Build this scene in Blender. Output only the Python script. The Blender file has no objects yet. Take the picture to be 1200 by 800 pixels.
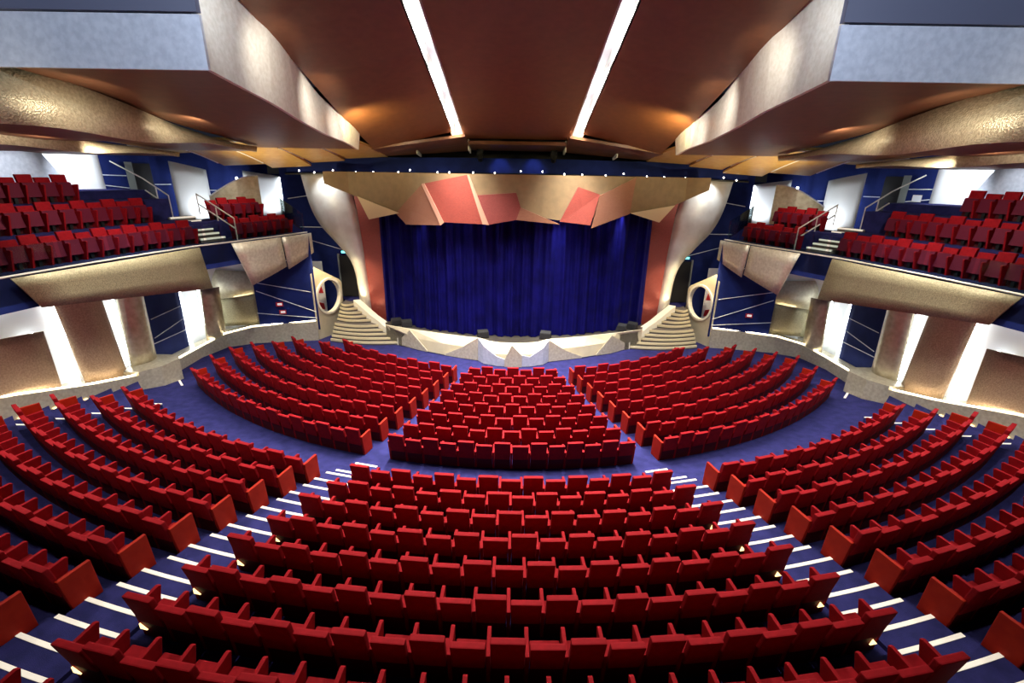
import bpy, bmesh, math, random
from mathutils import Vector, Matrix
random.seed(7)
SC = bpy.context.scene
COL = SC.collection
PI = math.pi
def R(d): return math.radians(d)

# ------------------------------------------------------------------ camera
FPX, PITCH, ROLL, YAW, CAMZ = 550.0, R(19.5), R(1.0), R(0.2), 8.75
_fw = Vector((-math.sin(YAW)*math.cos(PITCH), math.cos(YAW)*math.cos(PITCH), -math.sin(PITCH)))
_r0 = Vector((math.cos(YAW), math.sin(YAW), 0)); _u0 = _r0.cross(_fw)
_rt = _r0*math.cos(ROLL) + _u0*math.sin(ROLL)
_up = _u0*math.cos(ROLL) - _r0*math.sin(ROLL)
CAMP = Vector((0, 0, CAMZ))
cd = bpy.data.cameras.new('camera'); cam = bpy.data.objects.new('camera', cd); COL.objects.link(cam)
cd.sensor_width = 36.0; cd.lens = 36.0*FPX/1200.0; cd.clip_start = 0.1; cd.clip_end = 200
cam.matrix_world = Matrix(((_rt.x, _up.x, -_fw.x, 0), (_rt.y, _up.y, -_fw.y, 0), (_rt.z, _up.z, -_fw.z, CAMZ), (0, 0, 0, 1)))
SC.camera = cam
def project(p):
    v = Vector(p) - CAMP; d = v.dot(_fw)
    if d < 0.3: return None
    return 600 + FPX*v.dot(_rt)/d, 400 - FPX*v.dot(_up)/d, d

# ------------------------------------------------------------------ world, exposure
w = bpy.data.worlds.new('world'); SC.world = w; w.use_nodes = True
w.node_tree.nodes['Background'].inputs[0].default_value = (0.35, 0.4, 0.6, 1)
w.node_tree.nodes['Background'].inputs[1].default_value = 0.03
SC.view_settings.view_transform = 'Standard'; SC.view_settings.look = 'None'
SC.view_settings.gamma = 1.0; SC.view_settings.use_curve_mapping = False
SC.view_settings.exposure = 0.0

def area_light(name, loc, direction, sx, sy, power, color=(1, 1, 1), spread=180):
    l = bpy.data.lights.new(name, 'AREA'); l.shape = 'RECTANGLE'; l.size = sx; l.size_y = sy
    l.energy = power; l.color = color; l.spread = R(spread)
    o = bpy.data.objects.new(name, l); COL.objects.link(o); o.location = loc
    o.rotation_euler = Vector(direction).to_track_quat('-Z', 'Y').to_euler()
    return o
def spot_light(name, loc, target, power, angle, color=(1, 1, 1), size=0.1, blend=0.6):
    l = bpy.data.lights.new(name, 'SPOT'); l.energy = power; l.spot_size = R(angle); l.spot_blend = blend
    l.color = color; l.shadow_soft_size = size
    o = bpy.data.objects.new(name, l); COL.objects.link(o); o.location = loc
    o.rotation_euler = (Vector(target) - Vector(loc)).to_track_quat('-Z', 'Y').to_euler()
    return o
def ceil_z(y): return 10.35 + (24.0 - y)*0.238
def drop(y): return max(0.25, min(0.8, 0.5 + 0.045*(y-13)))     # the flanking panels fall toward the soffits
WARM = (1.0, 0.80, 0.50); COOL = (0.86, 0.92, 1.0); NEUT = (1.0, 0.93, 0.84)
# house lights recessed in the two long ceiling slots
for s in (-1, 1):
    for y, p in ((12.3, 620), (15.5, 860), (18.8, 960), (22.0, 780)):
        area_light('house_light', (s*2.72, y, ceil_z(y)+0.45), (0, -0.12, -1), 0.36, 2.6, p, NEUT, 110)
    # recessed downlights in the soffits over the side blocks
    for x, y, z, p in ((8.6, 13.2, 10.2, 1500), (8.6, 17.2, 9.8, 1500), (8.4, 20.6, 9.55, 1000), (11.6, 7.5, 9.5, 900), (11.7, 10.0, 9.4, 900), (12.0, 12.4, 9.3, 800), (12.0, 14.8, 9.3, 900), (12.2, 17.4, 9.3, 900)):
        spot_light('house_downlight', (s*x, y, z), (s*(x+0.2), y, 0.5), p, 105, NEUT, 0.25, 0.8)
    spot_light('balcony_downlight', (s*13.2, 16.0, 9.15), (s*17.0, 18.0, 6.5), 420, 130, NEUT, 0.2)
    spot_light('balcony_downlight', (s*12.6, 22.6, 8.85), (s*13.2, 23.4, 6.5), 190, 130, NEUT, 0.15)
    # unseen lamps added to brighten the metal soffit sides
    for y, p in ((11.6, 150), (13.4, 130), (16.2, 170), (18.6, 150)):
        spot_light('soffit_fill', (s*5.2, y-0.4, ceil_z(y)-0.65*drop(y)-0.7), (s*6.6, y+0.6, ceil_z(y)-1.6), p*1.15, 105, NEUT if y > 12 else COOL, 0.08, 1.0)

    for y in (8.5, 12.0, 15.5):   # more added lamps, to brighten the outer wavy soffits from under the inner ones
        spot_light('soffit_fill', (s*9.6, y, 9.95), (s*10.8, y+0.5, 9.9), 80, 150, NEUT, 0.06)
        spot_light('soffit_fill', (s*12.6, y+1.5, 9.2), (s*13.8, y+2.0, 9.5), 40, 150, NEUT, 0.06)
    spot_light('ceiling_uplight', (s*6.1, 18.6, 10.1), (s*5.0, 21.2, 11.0), 420, 140, (1.0, 0.80, 0.34), 0.06, 1.0)
    # cool lamps added out of view at the rear, to light the soffit fronts
    spot_light('soffit_front_fill', (s*7.5, 3.0, 13.6), (s*9.5, 11.2, 11.25), 2300, 60, (0.72, 0.82, 1.0), 0.2)

# ------------------------------------------------------------------ materials
MATS = {}
def principled(name, col, rough=0.7, metal=0.0, noise=None, bump=None, emit=None, sheen=0.0, spec=0.5):
    m = bpy.data.materials.new(name); m.use_nodes = True; nt = m.node_tree; b = nt.nodes['Principled BSDF']
    b.inputs['Base Color'].default_value = (*col, 1); b.inputs['Roughness'].default_value = rough
    b.inputs['Metallic'].default_value = metal; b.inputs['Specular IOR Level'].default_value = spec
    if sheen: b.inputs['Sheen Weight'].default_value = sheen; b.inputs['Sheen Roughness'].default_value = 0.4
    tc = nt.nodes.new('ShaderNodeTexCoord')
    if noise:
        col2, scale, detail = noise
        n = nt.nodes.new('ShaderNodeTexNoise'); n.inputs['Scale'].default_value = scale; n.inputs['Detail'].default_value = detail
        nt.links.new(tc.outputs['Object'], n.inputs['Vector'])
        cr = nt.nodes.new('ShaderNodeValToRGB'); cr.color_ramp.elements[0].position = 0.35; cr.color_ramp.elements[1].position = 0.65
        cr.color_ramp.elements[0].color = (*col2, 1); cr.color_ramp.elements[1].color = (*col, 1)
        nt.links.new(n.outputs['Fac'], cr.inputs['Fac']); nt.links.new(cr.outputs['Color'], b.inputs['Base Color'])
    if bump:
        kind, scale, strength, dist = bump
        if kind == 'voronoi': t = nt.nodes.new('ShaderNodeTexVoronoi'); t.inputs['Scale'].default_value = scale; out = t.outputs['Distance']
        else: t = nt.nodes.new('ShaderNodeTexNoise'); t.inputs['Scale'].default_value = scale; t.inputs['Detail'].default_value = 4; out = t.outputs['Fac']
        nt.links.new(tc.outputs['Object'], t.inputs['Vector'])
        bp = nt.nodes.new('ShaderNodeBump'); bp.inputs['Strength'].default_value = strength; bp.inputs['Distance'].default_value = dist
        nt.links.new(out, bp.inputs['Height']); nt.links.new(bp.outputs['Normal'], b.inputs['Normal'])
    if emit: b.inputs['Emission Color'].default_value = (*emit[0], 1); b.inputs['Emission Strength'].default_value = emit[1]
    MATS[name] = m; return m
principled('red_fabric', (0.27, 0.003, 0.008), 0.8, noise=((0.22, 0.0022, 0.006), 9, 3), spec=0.15, bump=('noise', 140, 0.15, 0.01))
principled('red_shell', (0.06, 0.002, 0.004), 0.7, spec=0.2)
principled('red_panel', (0.36, 0.016, 0.004), 0.65, noise=((0.30, 0.010, 0.003), 5, 3), spec=0.15)
principled('cushion_dark', (0.11, 0.006, 0.022), 0.7, spec=0.2)
principled('dark_metal', (0.02, 0.02, 0.022), 0.45, 0.6)
principled('carpet', (0.027, 0.027, 0.125), 0.95, noise=((0.017, 0.018, 0.085), 3.5, 6), bump=('noise', 90, 0.4, 0.02), spec=0.1)
principled('navy_wall', (0.010, 0.022, 0.14), 0.8, noise=((0.007, 0.016, 0.11), 2, 4), spec=0.2)
principled('navy_deep', (0.006, 0.010, 0.05), 0.8, spec=0.2)
principled('white_wall', (0.80, 0.82, 0.82), 0.8)
principled('cream', (0.74, 0.67, 0.46), 0.6, noise=((0.68, 0.60, 0.40), 2, 3))
principled('cream_white', (0.82, 0.79, 0.66), 0.5)
principled('gold', (0.62, 0.53, 0.32), 0.42, 0.4, noise=((0.44, 0.36, 0.21), 14, 8), bump=('voronoi', 26, 0.35, 0.03))
principled('gold_pink', (0.66, 0.48, 0.31), 0.45, 0.3, noise=((0.50, 0.33, 0.21), 18, 8), bump=('voronoi', 30, 0.35, 0.03))
principled('brass_smooth', (0.66, 0.60, 0.45), 0.36, 0.5, noise=((0.50, 0.43, 0.29), 5, 5))
principled('olive_gold', (0.42, 0.37, 0.22), 0.45, 0.35, noise=((0.27, 0.24, 0.14), 22, 6), bump=('voronoi', 40, 0.3, 0.02))
principled('silver', (0.62, 0.66, 0.74), 0.42, 0.3, noise=((0.50, 0.54, 0.62), 7, 6))
principled('champagne', (0.70, 0.65, 0.50), 0.38, 0.35, noise=((0.56, 0.50, 0.36), 9, 6), bump=('noise', 30, 0.2, 0.02))
principled('sail_pale', (0.72, 0.70, 0.62), 0.4, 0.2, noise=((0.60, 0.56, 0.48), 1.6, 5), bump=('noise', 14, 0.12, 0.03))
principled('ceiling_brown', (0.15, 0.056, 0.020), 0.5, noise=((0.125, 0.046, 0.016), 4, 4))
principled('canopy_warm_lit', (0.46, 0.28, 0.08), 0.5, 0.1, noise=((0.40, 0.23, 0.06), 4, 4))  # warm light put into the colour of the ceiling canopies
principled('soffit_shaded', (0.10, 0.11, 0.17), 0.5, 0.2)  # upper band of the soffit front, its shade put into the colour
principled('black', (0.004, 0.004, 0.005), 0.7)
principled('stage_black', (0.055, 0.048, 0.036), 0.45, noise=((0.035, 0.03, 0.024), 3, 4))
principled('tan_header', (0.25, 0.18, 0.095), 0.6, noise=((0.21, 0.15, 0.08), 3, 4))
principled('header_cream', (0.72, 0.63, 0.40), 0.55)
principled('header_edge', (0.42, 0.22, 0.15), 0.5)
principled('stair_tread', (0.10, 0.085, 0.075), 0.7)
principled('rail_white', (0.78, 0.74, 0.66), 0.35, 0.3)
principled('line_white', (0.8, 0.82, 0.88), 0.5)
principled('sign_red', (0.5, 0.02, 0.03), 0.5)
principled('sign_white', (0.85, 0.82, 0.8), 0.5, emit=((1, 0.9, 0.85), 0.4))
principled('exit_glow', (0.1, 0.7, 0.7), 0.5, emit=((0.15, 0.85, 0.85), 3.0))
principled('door_grey', (0.22, 0.25, 0.24), 0.5)
principled('strip_glow', (0.62, 0.58, 0.5), 0.6, emit=((1.0, 0.90, 0.74), 0.5))
principled('cove_glow', (0.9, 0.95, 1.0), 0.5, emit=((0.88, 0.95, 1.0), 13.0))
principled('slot_glow', (0.6, 0.6, 0.65), 0.5, emit=((0.90, 0.92, 1.0), 0.25))
principled('soffit_silver', (0.74, 0.72, 0.64), 0.40, 0.15, noise=((0.64, 0.61, 0.52), 9, 6), bump=('noise', 30, 0.2, 0.02))
principled('plinth_glow', (1.0, 0.93, 0.8), 0.5, emit=((1.0, 0.88, 0.66), 10.0))
principled('cove_warm', (1.0, 0.9, 0.7), 0.5, emit=((1.0, 0.82, 0.52), 22.0))
principled('lamp_glow', (1, 0.95, 0.9), 0.5, emit=((1.0, 0.95, 0.9), 9.0))
principled('aisle_glow', (1, 0.8, 0.4), 0.5, emit=((1.0, 0.72, 0.30), 2.5))
def tile_mat(name, c1, c2, mortar, scale, rough=0.5, metal=0.2):
    m = principled(name, c1, rough, metal); nt = m.node_tree; b = nt.nodes['Principled BSDF']
    tc = nt.nodes.new('ShaderNodeTexCoord'); sp = nt.nodes.new('ShaderNodeSeparateXYZ'); cb = nt.nodes.new('ShaderNodeCombineXYZ')
    nt.links.new(tc.outputs['Object'], sp.inputs[0]); nt.links.new(sp.outputs[0], cb.inputs[0]); nt.links.new(sp.outputs[2], cb.inputs[1])
    br = nt.nodes.new('ShaderNodeTexBrick'); br.inputs['Scale'].default_value = scale
    br.inputs['Color1'].default_value = (*c1, 1); br.inputs['Color2'].default_value = (*c2, 1); br.inputs['Mortar'].default_value = (*mortar, 1)
    br.inputs['Mortar Size'].default_value = 0.03
    nt.links.new(cb.outputs[0], br.inputs['Vector']); nt.links.new(br.outputs['Color'], b.inputs['Base Color'])
tile_mat('tile_red', (0.26, 0.040, 0.028), (0.20, 0.026, 0.020), (0.30, 0.08, 0.06), 7.0)
tile_mat('tile_pink', (0.30, 0.13, 0.075), (0.26, 0.105, 0.06), (0.34, 0.18, 0.12), 7.0)
tile_mat('tile_rose', (0.22, 0.036, 0.032), (0.18, 0.026, 0.025), (0.26, 0.07, 0.06), 7.0)
# velvet curtain
m = principled('velvet_blue', (0.005, 0.0045, 0.105), 0.7, noise=((0.003, 0.0027, 0.058), 1.2, 5), spec=0.06)
# clear balustrade glass
m = bpy.data.materials.new('clear_glass'); m.use_nodes = True; nt = m.node_tree; nt.nodes.clear()
o_ = nt.nodes.new('ShaderNodeOutputMaterial'); tr = nt.nodes.new('ShaderNodeBsdfTransparent'); gl = nt.nodes.new('ShaderNodeBsdfGlossy')
tr.inputs[0].default_value = (0.86, 0.93, 0.92, 1); gl.inputs['Roughness'].default_value = 0.06; mx = nt.nodes.new('ShaderNodeMixShader'); fr = nt.nodes.new('ShaderNodeFresnel')
fr.inputs[0].default_value = 1.22; nt.links.new(fr.outputs[0], mx.inputs[0]); nt.links.new(tr.outputs[0], mx.inputs[1]); nt.links.new(gl.outputs[0], mx.inputs[2]); nt.links.new(mx.outputs[0], o_.inputs[0])
MATS['clear_glass'] = m

# ------------------------------------------------------------------ mesh helpers
class MB:
    def __init__(self): self.v = []; self.f = []
    def add(self, vs, fs):
        o = len(self.v); self.v += [tuple(p) for p in vs]; self.f += [tuple(i+o for i in f) for f in fs]; return self
    def box(self, x0, x1, y0, y1, z0, z1):
        return self.add([(x0,y0,z0),(x1,y0,z0),(x1,y1,z0),(x0,y1,z0),(x0,y0,z1),(x1,y0,z1),(x1,y1,z1),(x0,y1,z1)],
                        [(0,3,2,1),(4,5,6,7),(0,1,5,4),(1,2,6,5),(2,3,7,6),(3,0,4,7)])
    def prism(self, poly, off):
        n = len(poly); off = Vector(off); a = [Vector(p) for p in poly]
        return self.add(a + [p+off for p in a], [tuple(range(n))[::-1], tuple(range(n, 2*n))] + [(i, (i+1) % n, n+(i+1) % n, n+i) for i in range(n)])
    def column(self, plan, z0, z1):   # plan polygon extruded; z may be a function of the point index
        return self.prism([(x, y, z0) for x, y in plan], (0, 0, z1-z0))
    def loft(self, rings, closed=False, caps=False):
        n = len(rings[0]); vs = [p for r in rings for p in r]; fs = []
        for i in range(len(rings)-1):
            for j in range(n if closed else n-1):
                k = (j+1) % n; fs.append((i*n+j, i*n+k, (i+1)*n+k, (i+1)*n+j))
        if caps: fs += [tuple(range(n))[::-1], tuple(range((len(rings)-1)*n, len(rings)*n))]
        return self.add(vs, fs)
    def tube(self, pts, r, n=6):
        rings = []; pts = [Vector(p) for p in pts]
        for i, p in enumerate(pts):
            d = (pts[min(i+1, len(pts)-1)] - pts[max(i-1, 0)]).normalized()
            a = d.orthogonal().normalized(); b = d.cross(a)
            rings.append([p + (a*math.cos(2*PI*k/n) + b*math.sin(2*PI*k/n))*r for k in range(n)])
        return self.loft(rings, True, True)
    def mesh(self, name, mat, smooth=False, bevel=0.0):
        me = bpy.data.meshes.new(name); me.from_pydata([tuple(p) for p in self.v], [], self.f)
        bm = bmesh.new(); bm.from_mesh(me); bmesh.ops.recalc_face_normals(bm, faces=bm.faces)
        if bevel: bmesh.ops.bevel(bm, geom=list(bm.edges), offset=bevel, segments=2, profile=0.6, affect='EDGES')
        for f in bm.faces: f.smooth = smooth
        bm.to_mesh(me); bm.free(); me.materials.append(MATS[mat]); return me
def link(name, me, parent=None):
    o = bpy.data.objects.new(name, me); COL.objects.link(o)
    if parent: o.parent = parent
    return o
def build(mb, name, mat, parent=None, smooth=False, bevel=0.0): return link(name, mb.mesh(name, mat, smooth, bevel), parent)
def tag(o, label, cat, group=None):
    o['label'] = label; o['category'] = cat
    if group: o['group'] = group
    return o
def struct(o, label=None):
    o['kind'] = 'structure'
    if label: o['label'] = label
    return o
def empty(name, loc=(0, 0, 0), rz=0.0):
    o = bpy.data.objects.new(name, None); COL.objects.link(o); o.location = loc; o.rotation_euler = (0, 0, rz); o.empty_display_size = 0.2; return o
def mirror(pts, s): return [(s*p[0],) + tuple(p[1:]) for p in pts]   # coordinates are written for the left half: x negative; s=1 keeps, s=-1 mirrors
def slab(corners, thick, bulge=0.0, nu=8, nv=6, out=(1, 0, 0), ripple=0.0, curve_u=True):
    """sheet between four corners (bl, br, tr, tl), bulging along `out`, with real thickness"""
    bl, br, tr, tl = [Vector(c) for c in corners]; out = Vector(out); mb = MB(); front = []; back = []
    for j in range(nv+1):
        v = j/nv; rf = []; rb = []
        for i in range(nu+1):
            u = i/nu; p = (bl*(1-u)+br*u)*(1-v) + (tl*(1-u)+tr*u)*v
            h = math.sin(PI*(u if curve_u else v))*bulge + ripple*math.sin(2*PI*u*1.5)
            rf.append(p + out*h); rb.append(p + out*(h-thick))
        front.append(rf); back.append(rb)
    mb.loft(front); mb.loft(back)
    mb.loft([front[0], back[0]]); mb.loft([front[-1], back[-1]])
    mb.loft([[r[0] for r in front], [r[0] for r in back]]); mb.loft([[r[-1] for r in front], [r[-1] for r in back]])
    bm = bmesh.new(); me = bpy.data.meshes.new('t'); me.from_pydata([tuple(p) for p in mb.v], [], mb.f); bm.from_mesh(me); bmesh.ops.remove_doubles(bm, verts=bm.verts, dist=1e-5)
    bm.verts.index_update(); mb2 = MB(); mb2.v = [tuple(v.co) for v in bm.verts]; mb2.f = [tuple(v.index for v in f.verts) for f in bm.faces]; bm.free(); bpy.data.meshes.remove(me)
    return mb2
def offset_line(line, d):
    """plan polyline shifted sideways by d (left of travel is positive)"""
    out = []
    for i, p in enumerate(line):
        a = Vector(line[max(i-1, 0)][:2]); b = Vector(line[min(i+1, len(line)-1)][:2]); t = (b-a).normalized(); nrm = Vector((-t.y, t.x))
        out.append((p[0]+nrm.x*d, p[1]+nrm.y*d))
    return out
def band(line, thick, z0, z1):
    """wall of given thickness along a plan polyline; z0, z1 numbers or lists"""
    n = len(line); L2 = offset_line(line, thick); zz0 = z0 if isinstance(z0, (list, tuple)) else [z0]*n; zz1 = z1 if isinstance(z1, (list, tuple)) else [z1]*n
    rings = [[(line[i][0], line[i][1], zz0[i]), (L2[i][0], L2[i][1], zz0[i]), (L2[i][0], L2[i][1], zz1[i]), (line[i][0], line[i][1], zz1[i])] for i in range(n)]
    return MB().loft(rings, True, True)

# ------------------------------------------------------------------ stalls geometry: rows are arcs about (0, YC)
YC = 31.0
def pol(r, a): return (r*math.sin(a), YC - r*math.cos(a))      # a = 0 points at the camera
REAR_R = [21.2 + 0.85*i for i in range(11)]; REAR_Z = [0.80 + 0.17*i for i in range(11)]
FRONT_R = [12.4 + 0.9*i for i in range(8)]
def front_z(r): return 0.0 if r < 12 else (0.03*(r-12) if r < 18.9 else 0.207 + (r-18.9)*0.12)
FRONT_Z = [front_z(r) for r in FRONT_R]
AISLE_IN = [(15+i)*0.55/REAR_R[i]/2 + R(0.12) for i in range(11)]              # centre block half angle (with end panel)
AISLE_OUT = [R(14.75 + 0.17*i) for i in range(11)]             # where the side block starts
SIDE_END = R(38.6)
def side_end(r): return min(SIDE_END, math.asin(14.75/r))

# floor: front rake and cross aisle, then terraces
floor = struct(empty('floor'), 'deep blue carpeted floor of the stalls')
mb = MB(); rs = [8.5, 10, 12, 13.5, 15, 16.5, 18.9, 19.6, 20.5]; na = 48
rings = []
for r in rs:
    am = min(R(70), math.asin(min(0.99, 15.6/r))); rings.append([(*pol(r, -am + 2*am*k/na), front_z(r)) for k in range(na+1)])
mb.loft(rings); build(mb, 'front_carpet', 'carpet', floor)
for i in range(11):
    r0, r1 = REAR_R[i]-0.70, REAR_R[i]+0.15 + (8.0 if i == 10 else 0); am = min(R(50), math.asin(min(0.99, 16.2/r0))); z = REAR_Z[i]; zb = (REAR_Z[i-1] if i else front_z(20.5)) - 0.02
    mb = MB(); mb.loft([[(*pol(r, -am + 2*am*k/na), zz) for k in range(na+1)] for r, zz in ((r0, zb), (r0, z), (r1, z))]); build(mb, 'terrace', 'carpet', floor)
def arc_block(mb, r0, r1, a0, a1, z0, z1, n=4):
    rings = [[(*pol(r0, a), z0), (*pol(r1, a), z0), (*pol(r1, a), z1), (*pol(r0, a), z1)] for a in [a0+(a1-a0)*k/n for k in range(n+1)]]
    return mb.loft(rings, True, True)
for i in range(10):
    zl = REAR_Z[i-1] if i else front_z(20.5)
    for s in (-1, 1):
        for a0, a1 in ((AISLE_IN[i]+R(0.1), AISLE_OUT[i]-R(0.1)),):
            a0, a1 = s*a0, s*a1; r0 = REAR_R[i]-0.70
            zm = zl + (REAR_Z[i]-zl)*0.5
            if i or a0: build(arc_block(MB(), r0-0.42, r0, a0, a1, zl-0.05, zm), 'step', 'carpet', floor)
            build(arc_block(MB(), r0-0.02, r0+0.05, a0, a1, REAR_Z[i]-0.03, REAR_Z[i]+0.012), 'lit_nosing', 'strip_glow', floor)
            build(arc_block(MB(), r0-0.44, r0-0.37, a0, a1, zm-0.03, zm+0.012), 'lit_nosing', 'strip_glow', floor)
for s in (-1, 1):   # steps along the side walls
    for k in range(12):
        y = 15.35 - 0.35*k; z = 0.52 + 0.085*k; xe = 12.95 + (15.0-y)*0.62 + 0.12; xe = min(xe, 15.05); xp = 15.25 + (15.0-y)*0.12
        build(MB().box(*sorted((-s*xe, -s*xp)), y-0.36, y, 0.2, z+0.12), 'step', 'carpet', floor)
        build(MB().box(*sorted((-s*xe, -s*xp)), y-0.055, y+0.012, z+0.09, z+0.13), 'lit_nosing', 'strip_glow', floor)
for s in (-1, 1):   # lit lines at the mouths of the front aisles
    build(arc_block(MB(), 19.15, 19.23, s*R(12.4), s*R(14.6), front_z(19.2)-0.01, front_z(19.2)+0.015), 'lit_nosing', 'strip_glow', floor)
    build(arc_block(MB(), 19.1, 19.18, s*R(46.2), s*R(48.2), front_z(19.2)-0.01, front_z(19.2)+0.015), 'lit_nosing', 'strip_glow', floor)

# ------------------------------------------------------------------ room shell
back = build(MB().box(-22, 22, -4.3, -4.0, 0, 17.5), 'wall_back', 'navy_deep'); struct(back, 'dark wall behind the seating')
WALL = [(-17.2, -4.0), (-16.9, 6.0), (-16.4, 11.0), (-16.1, 16.0), (-15.9, 20.0), (-15.9, 22.4), (-15.4, 24.2), (-13.4, 24.9)]
PLINTH = [(-16.2, 6.0), (-15.8, 10.0), (-15.45, 13.0), (-15.15, 15.4), (-14.85, 17.0)]
PLINTH2 = [(-14.95, 18.9), (-15.05, 21.0), (-14.7, 22.6), (-13.7, 23.35), (-12.2, 23.85), (-10.7, 24.25)]
UPWALL = [(-20.6, -4.0), (-20.4, 9.0), (-19.8, 20.0), (-18.7, 25.4), (-16.2, 27.9), (-12.8, 28.9), (-8.5, 28.9)]
EDGE = [(-15.9, 5.0), (-14.95, 10.0), (-14.4, 12.85), (-13.85, 16.0), (-13.1, 19.2), (-12.45, 20.6), (-11.45, 22.8), (-10.8, 24.7)]
EZ = 5.75

def on_line(line, t):
    """point at arc length fraction t of a polyline"""
    seg = [(Vector(line[i][:2]), Vector(line[i+1][:2])) for i in range(len(line)-1)]; L = [(b-a).length for a, b in seg]; d = t*sum(L)
    for (a, b), l in zip(seg, L):
        if d <= l + 1e-9: return a.lerp(b, d/l), (b-a).normalized()
        d -= l
    return seg[-1][1], (seg[-1][1]-seg[-1][0]).normalized()

for s in (1, -1):
    side = 'left' if s == 1 else 'right'
    Mx = lambda pts: [(s*p[0],) + tuple(p[1:]) for p in pts]
    # lower side wall, white, washed by hidden strips behind the metal panels
    wl = struct(build(band(Mx(WALL), 0.3*s, 0.0, 5.3), 'wall_%s' % side, 'white_wall'), '%s wall of the stalls, white behind curved metal panels' % side)
    def wpan(corners, mat, bulge=0.0, out=(1, 0, 0), thick=0.05, name='metal_panel', **k):
        return build(slab([(s*x, y, z) for x, y, z in corners], thick, bulge, out=(s*out[0], out[1], out[2]), **k), name, mat, wl, smooth=True)
    wpan([(-15.75, 10.2, 2.6), (-15.6, 14.65, 1.45), (-15.6, 14.65, 3.62), (-15.75, 10.2, 4.2)], 'gold_pink', 0.05)
    wpan([(-15.6, 15.55, 1.25), (-15.55, 17.3, 0.85), (-15.5, 16.95, 4.9), (-15.65, 15.3, 4.9)], 'gold_pink', 0.22)
    wpan([(-15.5, 17.5, 1.0), (-15.55, 18.95, 0.95), (-15.55, 19.1, 4.9), (-15.5, 17.75, 4.9)], 'brass_smooth', 0.35)
    nv = wpan([(-15.75, 18.95, 0.75), (-15.7, 21.2, 0.35), (-15.7, 21.35, 4.9), (-15.75, 19.05, 4.9)], 'navy_wall', 0.0, thick=0.08, name='navy_panel')
    for (y0, z0, y1, z1) in ((19.3, 2.62, 21.15, 2.72), (19.25, 1.78, 21.1, 2.1), (19.15, 1.55, 21.2, 1.55)):
        build(MB().tube(Mx([(-15.69, y0, z0), (-15.64, y1, z1)]), 0.018), 'white_line', 'line_white', nv)
    wpan([(-15.15, 21.75, 0.7), (-14.9, 22.9, 0.55), (-14.9, 23.1, 3.2), (-15.1, 22.0, 3.4)], 'brass_smooth', 0.2, out=(1, -0.3, 0))
    wpan([(-15.25, 23.45, 1.0), (-13.55, 23.95, 1.0), (-13.55, 23.95, 2.65), (-15.25, 23.45, 2.45)], 'olive_gold', 0.03, out=(0.3, -1, 0))
    wpan([(-15.7, 23.9, 2.3), (-13.6, 24.5, 2.4), (-13.5, 24.5, 3.7), (-15.6, 23.9, 3.9)], 'champagne', 0.35, out=(0.3, -1, 0), curve_u=False)
    # cove strips (real lamps) between wall and panels
    for (x, y0, y1, z) in ((-15.95, 11.0, 15.0, 4.75),):
        build(MB().box(*sorted((s*(x-0.03), s*(x+0.03))), y0, y1, z, z+0.05), 'cove_strip', 'cove_glow', wl)
    for (x, y, z0, z1) in ((-15.92, 14.55, 1.4, 3.6), (-15.92, 15.6, 1.3, 4.8), (-15.85, 17.0, 1.1, 4.8), (-15.85, 17.85, 1.1, 4.8), (-15.75, 21.45, 0.6, 4.6), (-15.45, 22.3, 0.7, 3.4)):
        build(MB().box(*sorted((s*(x-0.03), s*(x+0.03))), y-0.03, y+0.03, z0, z1), 'cove_strip', 'cove_glow', wl)
    build(MB().box(*sorted((s*(-14.9), s*(-14.0))), 24.1, 24.15, 2.2, 2.25), 'cove_strip', 'cove_warm', wl)
    # plinth along the wall, with the raised block in its middle
    pl = struct(build(band(Mx(PLINTH), 0.9*s, 0.0, [3.1, 2.75, 2.05, 1.35, 1.0]), 'trim_%d' % (1 if s == 1 else 2), 'champagne'), 'gold metal plinth along the foot of the %s wall' % side)
    build(band(Mx(PLINTH2), 0.7*s, 0.0, [0.75, 0.70, 0.85, 1.0, 1.05, 1.1]), 'plinth_run', 'champagne', pl)
    build(MB().column(Mx([(-14.85, 17.0), (-14.4, 17.6), (-14.25, 18.5), (-14.6, 18.95), (-15.6, 18.95), (-15.6, 17.0)]), 0.0, 1.15), 'plinth_block', 'champagne', pl)
    build(MB().tube(Mx([(x-0.16, y, z) for (x, y), z in zip(PLINTH, (3.13, 2.78, 2.08, 1.38, 1.03))]), 0.022), 'plinth_strip', 'plinth_glow', pl)
    build(MB().tube(Mx([(x-0.10, y+0.12, z) for (x, y), z in zip(PLINTH2, (0.78, 0.73, 0.88, 1.03, 1.08, 1.13))]), 0.022), 'plinth_strip', 'plinth_glow', pl)
    for k in range(7):   # small floor washers on the plinth beside the steps
        q, t = on_line(Mx(PLINTH), 0.36+0.09*k); zf = REAR_Z[max(0, min(8, 5-k))] if k < 6 else 0.6
        if k < 6: build(MB().box(q.x-0.05-0*s, q.x+0.05, q.y-0.06, q.y+0.06, zf+0.12, zf+0.2), 'plinth_lamp', 'aisle_glow', pl)
    # navy cheek wall below the front of the balcony
    ck = struct(build(band(Mx([(-13.45, 23.62), (-10.62, 24.42)]), 0.12*s, 0.6, 5.7), 'wall_cheek_%s' % side, 'navy_wall'), 'dark blue angled wall under the %s balcony front with thin white lines' % side)
    a, b = Vector((-13.45, 23.55)), Vector((-10.62, 24.35))
    for (u0, z0, u1, z1) in ((0.02, 3.35, 0.93, 2.72), (0.04, 2.9, 0.98, 1.62), (0.0, 1.72, 0.98, 1.28), (0.45, 4.3, 0.96, 4.75)):
        p, q = a.lerp(b, u0), a.lerp(b, u1); build(MB().tube(Mx([(p.x, p.y, z0), (q.x, q.y, z1)]), 0.02), 'white_line', 'line_white', ck)
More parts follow.
